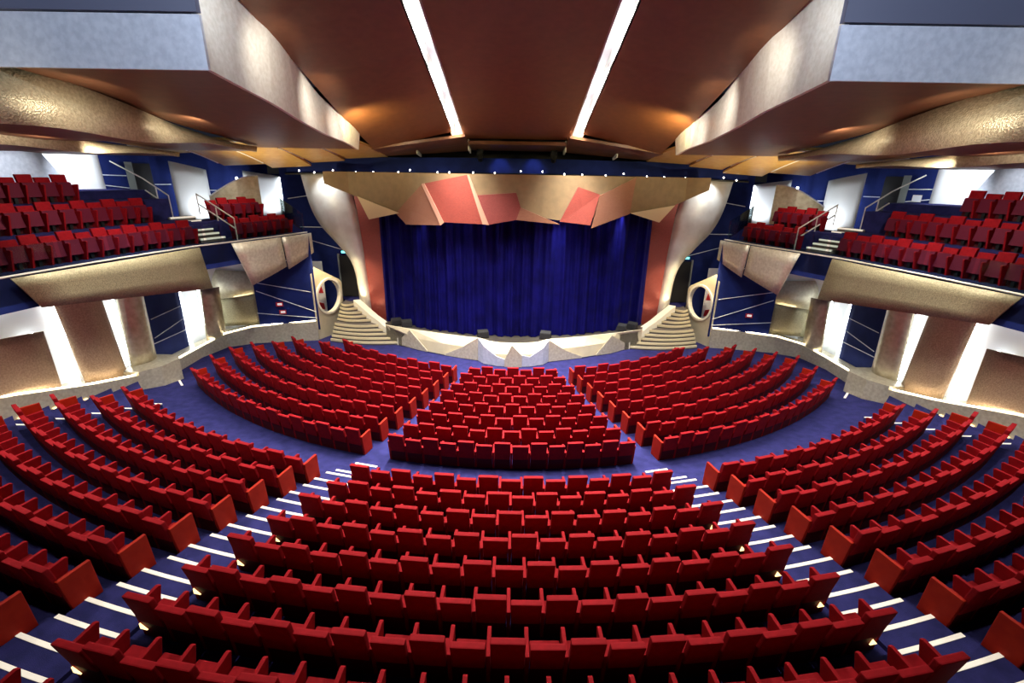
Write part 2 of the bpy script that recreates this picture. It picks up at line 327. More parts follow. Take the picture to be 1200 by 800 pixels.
    # far navy wall with the doorway beside the stage
    fw_ = struct(build(band(Mx([(-13.2, 27.6), (-7.6, 27.6)]), 0.2*s, 0.0, 9.2), 'wall_stage_%s' % side, 'navy_wall'), 'navy wall beside the %s of the stage opening' % side)
    build(MB().box(*sorted((s*(-10.35), s*(-9.15))), 27.54, 27.6, 1.7, 4.15), 'door_opening', 'black', fw_)
    build(MB().box(*sorted((s*(-10.42), s*(-10.33))), 27.48, 27.6, 1.7, 4.25), 'door_jamb', 'door_grey', fw_)
    for (x0, z0, x1, z1) in ((-12.9, 7.3, -11.3, 7.55), (-12.4, 5.75, -10.9, 5.75), (-11.9, 5.0, -9.6, 4.35)):
        build(MB().tube(Mx([(x0, 27.56, z0), (x1, 27.56, z1)]), 0.022), 'white_line', 'line_white', fw_)
    es = empty('exit_sign', (s*(-9.9), 27.45, 4.38)); tag(es, 'glowing turquoise exit sign above the %s stage door' % side, 'sign', 'exit signs')
    build(MB().box(-0.26, 0.26, -0.05, 0.09, -0.09, 0.09), 'housing', 'black', es); build(MB().box(-0.22, 0.22, -0.065, -0.05, -0.06, 0.06), 'lit_face', 'exit_glow', es)
    sg = [(-12.35, 2.15, 'upper'), (-12.25, 1.72, 'lower')] if s == 1 else [(-12.35, 2.0, '')]
    for x, z, word in sg:
        y = 23.55 + (x+13.45)/2.83*0.8 - 0.03; o = empty('safety_sign', (s*x, y, z), s*R(-15.8)*-1)
        tag(o, 'small %sred and white safety sign on the %s dark blue wall' % (word + ' ' if word else '', side), 'sign', 'safety signs')
        build(MB().box(-0.17, 0.17, -0.03, 0.0, -0.11, 0.11), 'plate', 'sign_red', o); build(MB().box(-0.10, 0.12, -0.04, -0.03, -0.05, 0.06), 'mark', 'sign_white', o)
    # porthole wall beside the stairs
    A = Vector((-10.72, 24.35)); B = Vector((-9.95, 26.45)); n_ = 28; cu, cz, rad = 0.50, 2.25, 0.93; Lw = (B-A).length
    def P(u, z, off=0.0):
        p = A.lerp(B, u/Lw); t = (B-A).normalized(); nn = Vector((t.y, -t.x)); return (s*(p.x+nn.x*off), p.y+nn.y*off, z)
    uc = cu*Lw; outer = []; inner = []
    for k in range(n_):
        a = 2*PI*k/n_; c, q = math.cos(a), math.sin(a)
        tmax = min([x for x in ((Lw-uc)/c if c > 1e-6 else 9, -uc/c if c < -1e-6 else 9, (0-cz)/q if q < -1e-6 else 9)])
        den = q + 0.55*c                                    # clip by the sloping top edge z = 4.15 - 0.55 u
        if den > 1e-6: tmax = min(tmax, (4.15 - 0.55*uc - cz)/den)
        outer.append((uc+c*tmax, cz+q*tmax)); inner.append((uc+c*rad*0.98, cz+q*rad))
    mb = MB()
    for k in range(n_):
        k2 = (k+1) % n_
        for off in (0.0, -0.16): mb.add([P(*outer[k], off), P(*outer[k2], off), P(*inner[k2], off), P(*inner[k], off)], [(0, 1, 2, 3)])
        mb.add([P(*outer[k], 0), P(*outer[k2], 0), P(*outer[k2], -0.16), P(*outer[k], -0.16)], [(0, 1, 2, 3)])
        mb.add([P(*inner[k], 0), P(*inner[k2], 0), P(*inner[k2], -0.16), P(*inner[k], -0.16)], [(0, 1, 2, 3)])
    pw = struct(build(mb, 'wall_porthole_%s' % side, 'cream'), 'cream wall with a round porthole beside the %s stage stairs' % side)
    mb = MB(); rings = []
    for k in range(n_+1):
        a = 2*PI*k/n_
        rings.append([P(uc+math.cos(a)*(rad*0.98+dr), cz+math.sin(a)*(rad+dr), off) for dr, off in ((-0.03, -0.18), (0.09, -0.18), (0.09, 0.08), (-0.03, 0.08))])
    mb.loft(rings, True); build(mb, 'porthole_rim', 'cream_white', pw, smooth=False)
    build(MB().box(*sorted((s*(-11.9), s*(-10.9))), 26.3, 26.36, 0.0, 4.0), 'porthole_backing', 'white_wall', pw)
    po = empty('wall_poster'); tag(po, 'white wall poster with red shapes seen through the %s porthole' % side, 'poster')
    build(MB().box(*sorted((s*(-11.62), s*(-10.92))), 26.22, 26.25, 1.1, 3.25), 'sheet', 'line_white', po)
    build(MB().prism(Mx([(-11.5, 26.2, 2.2), (-10.95, 26.2, 2.2), (-11.05, 26.2, 2.7), (-11.2, 26.2, 3.1), (-11.3, 26.2, 3.1), (-11.42, 26.2, 2.7)]), (0, 0.02, 0)), 'red_shape', 'sign_red', po)
    build(MB().prism(Mx([(-11.35, 26.2, 1.25), (-10.95, 26.2, 1.25), (-11.0, 26.2, 1.6), (-11.25, 26.2, 1.65)]), (0, 0.02, 0)), 'red_shape', 'sign_red', po)
    # upper wall behind the balcony
    uw = struct(build(band(Mx(UPWALL), 0.3*s, 5.0, 10.2), 'wall_upper_%s' % side, 'navy_wall'), 'navy upper wall behind the %s balcony with white lines' % side)
    def upan(i, t0, t1, zb0, zb1, zt0, zt1, mat, off, bulge, name, thick=0.06):
        a, b = Vector(UPWALL[i]), Vector(UPWALL[i+1]); t = (b-a).normalized(); nn = Vector((t.y, -t.x)); p, q = a.lerp(b, t0)+nn*off, a.lerp(b, t1)+nn*off
        return build(slab([(s*p.x, p.y, zb0), (s*q.x, q.y, zb1), (s*q.x, q.y, zt1), (s*p.x, p.y, zt0)], thick, bulge, out=(s*nn.x, nn.y, 0)), name, mat, uw, smooth=True)
    upan(3, 0.20, 0.66, 5.75, 5.75, 9.15, 8.75, 'white_wall', 0.5, 0.25, 'white_panel')
    upan(4, 0.22, 0.80, 6.2, 6.2, 8.75, 8.45, 'white_wall', 0.35, 0.15, 'white_panel')
    upan(2, 0.0, 0.52, 7.4, 7.4, 9.45, 9.6, 'white_wall', 0.15, 0.0, 'white_panel')
    build(slab([(s*-19.3, 14.0, 7.6), (s*-18.95, 21.1, 7.6), (s*-18.95, 19.9, 9.35), (s*-19.4, 14.0, 9.4)], 0.06, 0.1, out=(s*1.0, 0, 0)), 'silver_panel', 'silver', uw, smooth=True)
    for lx, ly, lz, tx, ty, tz, pw_ in ((-17.3, 20.6, 9.1, -19.6, 21.8, 8.3, 420), (-16.2, 25.4, 6.2, -17.2, 26.4, 7.8, 190), (-13.4, 27.2, 6.4, -14.4, 28.0, 7.8, 170), (-17.4, 18.5, 9.0, -19.0, 18.5, 8.6, 130)):
        spot_light('panel_fill', (s*lx, ly, lz), (s*tx, ty, tz), pw_, 110, COOL, 0.05, 0.9)  # unseen spots added to brighten the upper wall panels
    a, b = Vector(UPWALL[2]), Vector(UPWALL[3]); t = (b-a).normalized(); nn = Vector((t.y, -t.x))
    p, q = a.lerp(b, 0.81)+nn*0.03, a.lerp(b, 0.985)+nn*0.03
    dr = build(MB().prism(Mx([(p.x, p.y, 6.6), (q.x, q.y, 6.6), (q.x, q.y, 9.0), (p.x, p.y, 9.0)]), (s*nn.x*0.03, nn.y*0.03, 0)), 'doorway', 'black', uw)
    q2 = a.lerp(b, 0.745)+nn*0.04; p3 = p+nn*0.05
    build(MB().prism(Mx([(q2.x, q2.y, 6.6), (p.x, p.y, 6.6), (p.x, p.y, 9.05), (q2.x, q2.y, 9.05)]), (s*nn.x*0.05, nn.y*0.05, 0)), 'door_leaf', 'door_grey', uw)
    for i, t0, z0, t1, z1 in ((2, 0.53, 8.45, 0.74, 8.42), (2, 0.53, 8.0, 0.74, 7.85), (3, 0.0, 8.0, 0.2, 8.0), (3, 0.66, 7.7, 1.0, 7.65), (4, 0.8, 7.3, 1.0, 7.35), (4, 0.7, 5.9, 1.0, 5.9), (5, 0.0, 7.4, 0.35, 7.5), (5, 0.0, 5.9, 0.3, 5.8)):
        a_, b_ = Vector(UPWALL[i]), Vector(UPWALL[i+1]); tt = (b_-a_).normalized(); n2 = Vector((tt.y, -tt.x)); p_, q_ = a_.lerp(b_, t0)+n2*0.04, a_.lerp(b_, t1)+n2*0.04
        build(MB().tube(Mx([(p_.x, p_.y, z0), (q_.x, q_.y, z1)]), 0.022), 'white_line', 'line_white', uw)
    if s == -1:
        pn = a.lerp(b, 0.64)+nn*0.09; o = empty('notice_sheet', (s*pn.x, pn.y, 8.02), math.atan2(t.y, -t.x)); tag(o, 'small white paper notice on the blue wall by the right balcony door', 'notice')
        build(MB().box(-0.2, 0.2, -0.012, 0.012, -0.14, 0.14), 'sheet', 'line_white', o); build(MB().box(-0.22, 0.22, -0.008, 0.008, -0.16, 0.16), 'backing', 'rail_white', o)
    # quarter-dome screen behind the front box
    dome = []; c0 = Vector((-15.75, 25.05)); d0 = Vector((-13.75, 26.3))
    nd = 9; rings = []
    for k in range(nd+1):
        u = k/nd; p = c0.lerp(d0, u); nn = Vector((0.53, -0.85)); top = 7.45 + 1.05*math.sin(u*PI*0.5)
        rings.append([(s*(p.x+nn.x*0.25*math.sin(PI*u)), p.y+nn.y*0.25*math.sin(PI*u), z) for z in (6.2, top)] + [(s*(p.x+nn.x*(0.25*math.sin(PI*u)-0.07)), p.y+nn.y*(0.25*math.sin(PI*u)-0.07), z) for z in (top, 6.2)])
    build(MB().loft(rings, True, True), 'curved_screen', 'brass_smooth', uw, smooth=False)
    mb = MB().tube([(r[1][0], r[1][1], r[1][2]+0.02) for r in rings], 0.035); build(mb, 'screen_rim', 'line_white', uw)
    # cove lamps that light the upper white panels
    for (x, y, z, sx, sy, sz) in ((-19.35, 20.3, 9.45, 0.05, 1.2, 0.05), (-17.55, 25.9, 7.2, 0.04, 0.04, 1.3), (-15.6, 27.55, 7.4, 0.04, 0.04, 1.0), (-13.5, 28.2, 7.5, 0.04, 0.04, 0.9)):
        build(MB().box(*sorted((s*(x-sx), s*(x+sx))), y-sy, y+sy, z-sz, z+sz), 'cove_strip', 'cove_glow', uw)

# ------------------------------------------------------------------ balconies
def seat_step(q, zf): pass
BROWS = []   # (start, end, floor z, count) filled per side
for s in (1, -1):
    side = 'left' if s == 1 else 'right'; Mx = lambda pts: [(s*p[0],) + tuple(p[1:]) for p in pts]
    bal = empty('balcony', (0, 0, 0)); tag(bal, '%s side balcony with tiered red seats, glass balustrade and gold fascia' % side, 'balcony', 'side balconies')
    # deck and tiers, each a strip parallel to the edge
    offs = [0.0, 1.75, 3.05, 4.35, 6.6]; zs = [EZ, EZ+0.88, EZ+1.76, EZ+2.1]
    main = EDGE[0:5]; mainE = main + [tuple(Vector(EDGE[4]).lerp(Vector(EDGE[5]), 0.75))]
    for k in range(4):
        l0 = offset_line(mainE, offs[k]); l1 = offset_line(mainE, offs[k+1])
        poly = l0 + l1[::-1]; build(MB().column(Mx(poly), EZ-0.75 if k == 0 else EZ-0.3, zs[k]), 'deck' if k == 0 else 'tier', 'navy_deep' if k == 0 else 'carpet', bal)
    box = [tuple(Vector(EDGE[4]).lerp(Vector(EDGE[5]), 0.75))] + EDGE[5:]
    l0 = box; l1 = offset_line(box, 1.75); l2 = offset_line(box, 3.3)
    build(MB().column(Mx(l0 + l1[::-1]), EZ-0.75, EZ), 'deck', 'navy_deep', bal)
    build(MB().column(Mx(l1 + l2[::-1]), EZ-0.3, EZ+0.78), 'tier', 'carpet', bal)
    l3 = offset_line(box, 6.0); build(MB().column(Mx(l2 + l3[::-1]), EZ-0.3, EZ+0.4), 'tier', 'carpet', bal)
    # edge beam and fascia plates
    build(band(Mx(EDGE), 0.25*s, EZ-0.95, EZ+0.03), 'edge_beam', 'navy_wall', bal)
    build(MB().tube(Mx([(x, y, EZ+0.05) for x, y in EDGE]), 0.035), 'edge_trim', 'rail_white', bal)
    def plate(c, mat='olive_gold', th=0.06, out=(0.97, -0.2, 0)): build(slab([(s*(x+out[0]*0.16), y+out[1]*0.16, z) for x, y, z in c], th, 0.04, 6, 3, (s*out[0], out[1], 0)), 'fascia_plate', mat, bal, smooth=True)
    plate([(-14.22, 13.45, 4.80), (-13.16, 19.75, 3.95), (-13.0, 19.2, EZ+0.02), (-14.33, 12.95, EZ+0.02)])
    plate([(-12.25, 21.3, 3.75), (-11.45, 23.15, 4.30), (-11.35, 22.75, EZ+0.02), (-12.4, 20.5, EZ+0.02)], 'champagne', out=(0.9, -0.43, 0))
    plate([(-11.42, 23.3, 4.15), (-10.75, 24.85, 4.75), (-10.7, 24.7, EZ+0.02), (-11.32, 22.82, EZ+0.02)], 'champagne', out=(0.9, -0.43, 0))
    # glass balustrade, one pane after another
    gl_ = offset_line(EDGE, 0.12); tot = 20
    for k in range(tot):
        p, _ = on_line(gl_[1:], k/tot+0.004); q, _ = on_line(gl_[1:], (k+1)/tot-0.004)
        if 0.60 < k/tot < 0.645: continue
        t = (q-p).normalized(); nn = Vector((t.y, -t.x))*0.012
        build(MB().prism(Mx([(p.x, p.y, EZ), (q.x, q.y, EZ), (q.x, q.y, EZ+0.85), (p.x, p.y, EZ+0.85)]), (s*nn.x, nn.y, 0)), 'glass_pane', 'clear_glass', bal)
    # stairs between the two seat blocks
    for k in range(6):
        c = Vector((-13.35-0.34*k, 20.95+0.16*k)); t = Vector((0.42, 0.9)).normalized(); nn = Vector((0.9, -0.42)).normalized()
        a, b = c - t*0.55, c + t*0.55; z1 = EZ+0.02+0.16*(k+1)
        st = build(MB().column(Mx([(a.x, a.y), (b.x, b.y), (b.x-nn.x*0.36, b.y-nn.y*0.36), (a.x-nn.x*0.36, a.y-nn.y*0.36)]), EZ, z1), 'stair_step', 'stair_tread', bal)
        build(MB().column(Mx([(a.x+nn.x*0.02, a.y+nn.y*0.02), (b.x+nn.x*0.02, b.y+nn.y*0.02), (b.x-nn.x*0.07, b.y-nn.y*0.07), (a.x-nn.x*0.07, a.y-nn.y*0.07)]), z1-0.06, z1+0.01), 'lit_nosing', 'strip_glow', st)
    # handrails
    def rail(pts, posts, r=0.03):
        mb = MB().tube(Mx(pts), r)
        for (x, y, z0, z1) in posts: mb.tube(Mx([(x, y, z0), (x, y, z1)]), r*0.85)
        build(mb, 'handrail', 'rail_white', bal)
    rail([(-12.75, 21.75, EZ+0.95), (-14.9, 22.75, EZ+1.95)], [(-12.75, 21.75, EZ, EZ+0.95), (-13.8, 22.25, EZ+0.5, EZ+1.45), (-14.9, 22.75, EZ+1.0, EZ+1.95)])
    rail([(-12.75, 21.75, EZ+0.5), (-14.9, 22.75, EZ+1.5)], [])
    rail([(-15.4, 21.6, EZ+1.9), (-16.6, 21.9, EZ+2.6), (-18.2, 22.3, EZ+3.3)], [(-15.4, 21.6, EZ+0.9, EZ+1.9), (-16.0, 21.75, EZ+1.2, EZ+2.25)])
    rail([(-15.4, 21.6, EZ+1.4), (-16.6, 21.9, EZ+2.1)], [])
    g1 = [(-11.05, 25.0, EZ), (-12.6, 25.9, EZ+0.8), (-12.6, 25.9, EZ+1.7), (-11.05, 25.0, EZ+0.95)]
    build(MB().prism(Mx(g1), (0.01, 0.015, 0)), 'glass_pane', 'clear_glass', bal)

# ------------------------------------------------------------------ ceiling
cl = struct(empty('ceiling'), 'red-brown panelled ceiling with lit slots')
def strip(x0, x1, prof, thick, mat, name, parent=cl, edge=None):
    """ceiling panel running front to back; prof = [(y, z bottom)]"""
    rings = [[(x0, y, z), (x1, y, z), (x1, y, z+thick), (x0, y, z+thick)] for y, z in prof]
    o = build(MB().loft(rings, True, True), name, mat, parent)
    return o
def plane_prof(y0, y1, dz=0.0, n=12, wave=0.0):
    return [(y0+(y1-y0)*k/n, ceil_z(y0+(y1-y0)*k/n) + dz + wave*math.sin(k/n*PI*3)) for k in range(n+1)]
strip(-2.5, 2.5, plane_prof(-4, 24.0, 0.0), 0.15, 'ceiling_brown', 'ceiling_panel')
strip(-2.3, 2.3, [(23.9, 10.1), (25.6, 9.9)], 0.15, 'ceiling_brown', 'ceiling_panel')
for s in (-1, 1):
    X = lambda a, b: tuple(sorted((s*a, s*b)))
    rings = [[(s*2.95, y, z), (s*6.5, y, z-drop(y)), (s*6.5, y, z-drop(y)+0.15), (s*2.95, y, z+0.15)] for y, z in plane_prof(-4, 23.0, -0.05)]; build(MB().loft(rings, True, True), 'ceiling_panel', 'ceiling_brown', cl)
    rings = [[(s*2.35, y, z), (s*6.6, y, z-d), (s*6.6, y, z-d+0.12), (s*2.35, y, z+0.12)] for y, z, d in ((22.9, 10.35, 0.6), (24.2, 10.12, 0.45), (25.5, 9.86, 0.3))]; build(MB().loft(rings, True, True), 'ceiling_panel', 'ceiling_brown', cl)
    # light slot: a white trough above the gap
    for a, b, zz in ((2.44, 2.5, 0), (2.95, 3.01, -0.05)):
        x0, x1 = X(a, b); strip(x0, x1, plane_prof(-4, 24.0, zz), 0.7, 'white_wall', 'slot_side')
    x0, x1 = X(2.44, 3.01); strip(x0, x1, plane_prof(-4, 24.0, 0.62), 0.05, 'slot_glow', 'slot_top')
    x0, x1 = X(2.42, 3.05); strip(x0, x1, [(23.85, 10.34), (24.0, 10.32)], 0.75, 'white_wall', 'slot_end')
    # short lit fins at the front edge of the ceiling
    for (xa, y, z, h) in ((2.32, 25.0, 9.75, 0.5), (4.85, 25.1, 9.55, 0.45)):
        x0, x1 = X(xa, xa+0.06); strip(x0, x1, [(y-0.5, z+0.1), (y+0.5, z)], h, 'white_wall', 'ceiling_fin')
    # spotlight hung below the front edge
    sp = empty('stage_spotlight', (s*1.85, 25.2, 9.62)); tag(sp, 'black stage spotlight hung at the ceiling edge, %s of the pair' % ('left' if s < 0 else 'right'), 'spotlight', 'stage spotlights')
    build(MB().tube([(0, -0.12, 0.0), (0, 0.3, -0.16)], 0.13, 10), 'body', 'black', sp); build(MB().tube([(0, 0.3, -0.16), (0, 0.33, -0.172)], 0.10, 10), 'lens', 'lamp_glow', sp); build(MB().box(-0.16, 0.16, -0.02, 0.02, 0.05, 0.34), 'yoke', 'dark_metal', sp)
    # hung soffit boxes: S2 big box, S3 and S4 wavy outer ones
    so = struct(empty('trim_%d' % (3 if s < 0 else 4)), 'hung metal-sided ceiling soffits on the %s' % ('left' if s < 0 else 'right'))
    n = 18; prof = []
    for k in range(n+1):
        y = 11.2 + (20.9-11.2)*k/n; prof.append((y, 10.78 - 0.118*(y-11.2) + 0.05*math.sin((y-11)*0.9)))
    x0, x1 = X(6.72, 10.9)
    strip(x0, x1, prof, 0.1, 'ceiling_brown', 'soffit_underside', so)
    # inner metal side, gently rippled, up to the ceiling plane
    rings = []
    for y, z in prof:
        rip = 0.13*math.sin((y-11.2)*1.15); xs = -(6.5 + max(0, rip)*0.6 + 0.05)
        top = ceil_z(y) - drop(y) + 0.06; rings.append([(-s*xs, y, z-0.03), (-s*(xs-0.1), y, z-0.03), (-s*(xs-0.1 + 0.12*math.sin(y)), y, top), (-s*(xs + 0.12*math.sin(y)), y, top)])
    build(MB().loft(rings, True, True), 'soffit_side', 'soffit_silver', so, smooth=False)
    x0, x1 = X(6.5, 16.5); build(MB().box(x0, x1, 11.12, 11.2, 10.72, 11.72), 'soffit_front', 'silver', so)
    build(MB().box(x0, x1, 11.06, 11.2, 11.75, 14.0), 'soffit_upper_front', 'soffit_shaded', so)
    # second and third soffits
    for (xa, xb, zf, y0, y1, hh, mt) in ((10.5, 14.0, lambda y: 9.56 + 0.07*math.sin((y-10)*1.05), 6.0, 20.5, 1.15, 'gold'), (13.5, 20.6, lambda y: 9.27 + 0.05*math.sin((y-12)*1.2), 6.0, 20.2, 0.8, 'gold')):
        pr_ = [(y0+(y1-y0)*k/22, zf(y0+(y1-y0)*k/22) + (0.012*max(0, 10-(y0+(y1-y0)*k/22))**2)) for k in range(23)]
        x0, x1 = X(xa+0.30, xb); strip(x0, x1, pr_, 0.08, 'ceiling_brown', 'soffit_underside', so)
        rings = []
        for y, z in pr_:
            b0 = 0.30*math.sin((y-9)*0.95); top = z + hh*max(0.12, min(1.0, (19.8-y)/8.0)) + 0.05
            rings.append([(s*(xa+0.1), y, z-0.02), (s*(xa+0.18), y, z-0.02), (s*(xa+0.45+b0), y, top), (s*(xa+0.35+b0), y, top)])
        build(MB().loft(rings, True, True), 'soffit_side', mt, so, smooth=True)
    # canopies, gold from painted-in warm light, curving down toward the proscenium, in steps
    cp = struct(empty('trim_%d' % (5 if s < 0 else 6)), 'curved ceiling canopies in warm light on the %s of the stage' % ('left' if s < 0 else 'right'))
    cols = [(6.55, 8.7, 9.92, 9.42), (8.7, 10.4, 9.88, 9.20), (10.4, 12.4, 9.86, 8.92), (12.4, 14.6, 9.86, 8.98), (14.6, 17.0, 9.84, 9.5)]
    for k, (xa, xb, za, zb) in enumerate(cols):
        yb = 25.6 - 0.06*(xa-4.9)*(1 if xa < 12 else 1.6); rings = []
        for j in range(9):
            v = j/8; y = 19.8 + (yb-19.8)*v; z = za + (zb-za)*v**1.6; dz = 0.10*v
            rings.append([(s*xa, y, z+dz), (s*xb, y, z-0.02), (s*xb, y, z+0.1), (s*xa, y, z+0.1+dz)])
        build(MB().loft(rings, True, True), 'canopy_strip', 'canopy_warm_lit', cp)
        build(MB().loft([[(s*(xb-0.03), 22.0+0.4*j, (za+(zb-za)*((22.0+0.4*j-19.8)/(yb-19.8))**1.6)-0.05), (s*(xb+0.03), 22.0+0.4*j, (za+(zb-za)*((22.0+0.4*j-19.8)/(yb-19.8))**1.6)-0.05), (s*(xb+0.03), 22.0+0.4*j, 0.14+za+(zb-za)*((22.0+0.4*j-19.8)/(yb-19.8))**1.6), (s*(xb-0.03), 22.0+0.4*j, 0.14+za+(zb-za)*((22.0+0.4*j-19.8)/(yb-19.8))**1.6)] for j in range(7)], True, True), 'canopy_fin', 'white_wall', cp)
build(MB().box(-21, 21, -4, 30, 17.6, 17.8), 'ceiling_slab', 'black', cl)
struct(build(MB().box(-14, 14, 27.9, 28.0, 8.6, 13.0), 'wall_stage_top', 'black'), 'black void above the stage opening')

# ------------------------------------------------------------------ stage, curtain, proscenium
def curt_y(x): return 22.65 + 0.047*x*x     # plan line of the curtain
n = 420; top = []; bot = []
for half, (xa, xb) in enumerate(((-7.08, 0.06), (-0.06, 7.08))):
    rows = []; nn = 260
    for zz, amp in ((1.02, 1.0), (1.6, 1.0), (3.2, 0.95), (5.2, 0.9), (7.4, 0.85)):
        row = []
        for k in range(nn+1):
            x = xa + (xb-xa)*k/nn; ph = x*2*PI/0.62 + 0.9*math.sin(x*1.7) + 0.25*math.sin(zz*0.7+x)
            f = 0.10*math.sin(ph) + 0.045*math.sin(2.3*ph+1) + 0.06*math.sin(x*3.1+half)
            row.append((x, curt_y(x) + f*amp + 0.1*(1 if half else 0)*0, zz))
        rows.append(row)
    mb = MB().loft(rows); rb = [[(p[0], p[1]+0.03, p[2]) for p in r] for r in rows]; mb.loft(rb); mb.loft([rows[0], rb[0]])
    o = build(mb, 'stage_curtain', 'velvet_blue', None, smooth=True); tag(o, 'pleated royal blue velvet stage curtain, %s half' % ('right' if half else 'left'), 'curtain', 'stage curtain halves')
LIP = [(-6.15, 23.85), (-5.1, 23.1), (-3.6, 22.4), (-2.4, 21.95), (-1.75, 21.75), (-1.45, 21.35), (-0.8, 21.08), (0, 21.0), (0.8, 21.08), (1.45, 21.35), (1.75, 21.75), (2.4, 21.95), (3.6, 22.4), (5.1, 23.1), (6.15, 23.85)]
EDG = [(-6.9, 24.1), (-5.4, 23.45), (-3.8, 22.85), (-2.4, 22.4), (-1.75, 22.25), (-1.2, 21.8), (-0.65, 21.6), (0, 21.55), (0.65, 21.6), (1.2, 21.8), (1.75, 22.25), (2.4, 22.4), (3.8, 22.85), (5.4, 23.45), (6.9, 24.1)]
stg = struct(build(MB().column(EDG + [(7.2, 25.0), (7.2, 29.0), (-7.2, 29.0), (-7.2, 25.0)], 0.0, 1.0), 'floor_stage', 'stage_black'), 'dark stage floor')
ap = empty('stage_apron'); tag(ap, 'cream stage apron with folded silver triangular front panels', 'stage front')
lip_z = [0.62]*15
build(MB().loft([[(EDG[i][0], EDG[i][1], 1.05), (EDG[i][0], EDG[i][1]-0.06, 1.05), (LIP[i][0], LIP[i][1]+0.07, 0.62), (LIP[i][0], LIP[i][1]+0.07, 0.0), (EDG[i][0], EDG[i][1], 0.0)] for i in range(15)], True, True), 'sloped_apron', 'cream', ap)
build(MB().loft([[(x, y-0.02, 0.0), (x, y-0.02, 0.03), (x, y+0.04, 0.03), (x, y+0.04, 0.0)] for x, y in LIP], True, True), 'base_trim', 'navy_deep', ap)
TRI = [([(-6.0, 23.74), (-5.45, 23.34), (-4.5, 22.80)], [0.45, 1.02, 0.12]), ([(-3.5, 22.36), (-2.6, 22.02), (-1.76, 21.74)], [0.10, 0.60, 1.22]),
       ([(-1.75, 21.74), (-1.45, 21.33), (-0.8, 21.06), (-0.42, 21.02)], [1.22, 0.95, 0.52, 0.40]), ([(-0.42, 20.96), (-0.08, 20.93), (0.42, 20.97)], [0.40, 1.15, 0.62]),
       ([(0.42, 21.02), (0.8, 21.06), (1.45, 21.33), (1.75, 21.74)], [0.62, 0.52, 0.9, 1.15]), ([(1.76, 21.74), (2.6, 22.02), (3.5, 22.36)], [1.15, 0.55, 0.10]), ([(4.3, 22.72), (5.1, 23.08), (5.95, 23.70)], [0.10, 1.02, 0.40])]
for ln, zt in TRI:
    build(band([(x, y-0.03) for x, y in ln], 0.05, 0.03, zt), 'folded_panel', 'silver' if len(ln) > 3 else 'champagne', ap)
for x, y, rz in ((-6.35, 24.25, 0.5), (-5.75, 23.98, 0.35), (-1.55, 22.45, 0.3), (1.6, 22.45, -0.3), (5.75, 23.98, -0.4), (6.4, 24.3, -0.6)):
    o = empty('stage_monitor', (x, y, 1.0), rz)
    wd = 'far left' if x < -6 else 'inner left' if x < -3 else 'centre left' if x < 0 else 'centre right' if x < 3 else 'inner right' if x < 6 else 'far right'
    tag(o, 'black wedge stage monitor in front of the curtain, %s one' % wd, 'speaker', 'stage monitors')
    build(MB().prism([(-0.27, -0.2, 0), (-0.27, 0.2, 0), (-0.27, 0.14, 0.38), (-0.27, -0.1, 0.3)], (0.54, 0, 0)), 'cabinet', 'black', o, bevel=0.015)
    build(MB().prism([(-0.23, -0.19, 0.05), (-0.23, -0.11, 0.27), (-0.23, -0.13, 0.27), (-0.23, -0.21, 0.05)], (0.46, 0, 0)), 'grille', 'dark_metal', o)

# proscenium header of folded facets, and the sail-shaped side pieces
hd = empty('proscenium_header', (0, 0, 0)); tag(hd, 'faceted tan and red proscenium header above the blue curtain', 'proscenium')
HB = [(-9.6, 8.2), (-7.75, 7.50), (-5.95, 6.84), (-5.0, 6.6), (-1.6, 6.75), (0.0, 6.9), (2.2, 6.62), (4.0, 6.8), (5.8, 7.05), (7.7, 7.35), (9.6, 8.2)]
def hdr(x, z, d=0.0):    # header surface: follows the curve of the curtain half a metre in front of it
    y = curt_y(max(-7.8, min(7.8, x*0.93))) - 0.55 - d; k = y/24.6; return (x*k, y, 8.75 - (8.75-z)*k)
def hb(x):
    for (xa, za), (xb, zb) in zip(HB, HB[1:]):
        if xa <= x <= xb: return za + (zb-za)*(x-xa)/(xb-xa)
    return 8.0
def prism_back(q, th): return MB().prism(q, (0, th, 0))
for xa, xb in ((-9.6, -4.7), (-4.7, 0.1), (0.1, 5.0), (5.0, 9.6)):
    rings = []
    for k in range(13):
        x = xa+(xb-xa)*k/12; a, b = hdr(x, 8.78), hdr(x, hb(x)); rings.append([a, b, (b[0], b[1]+0.12, b[2]), (a[0], a[1]+0.12, a[2])])
    build(MB().loft(rings, True, True), 'header_facet', 'tan_header', hd)
def facet(pts, mat, d, tilt, name='header_facet'):
    q = [hdr(x, z, d+t) for (x, z), t in zip(pts, tilt)]; c = sum((Vector(p) for p in q), Vector())/len(q)
    n = len(q); bk = [Vector(p)+Vector((0, 0.10, 0)) for p in q]; mb = MB(); vs_ = [Vector(p) for p in q] + [c] + bk + [c+Vector((0, 0.1, 0))]
    fs_ = [(i, (i+1) % n, n) for i in range(n)] + [(n+1+i, n+1+(i+1) % n, 2*n+1) for i in range(n)] + [(i, (i+1) % n, n+1+(i+1) % n, n+1+i) for i in range(n)]
    return build(mb.add(vs_, fs_), name, mat, hd)
facet([(-8.0, 7.62), (-5.95, 6.84), (-7.5, 6.50)], 'header_cream', 0.12, (0, 0.1, -0.1)); facet([(8.0, 7.45), (7.3, 6.60), (5.8, 7.03)], 'header_cream', 0.12, (0, -0.1, 0.1))
facet([(-4.73, 8.24), (-3.84, 6.27), (-5.61, 6.28), (-6.1, 6.82), (-5.72, 7.25)], 'tile_pink', 0.15, (0.05, 0.3, 0.15, -0.02, -0.02))
facet([(-4.6, 8.29), (-2.42, 8.74), (-1.67, 6.36), (-3.74, 6.43)], 'tile_red', 0.22, (0.0, -0.05, 0.25, 0.1))
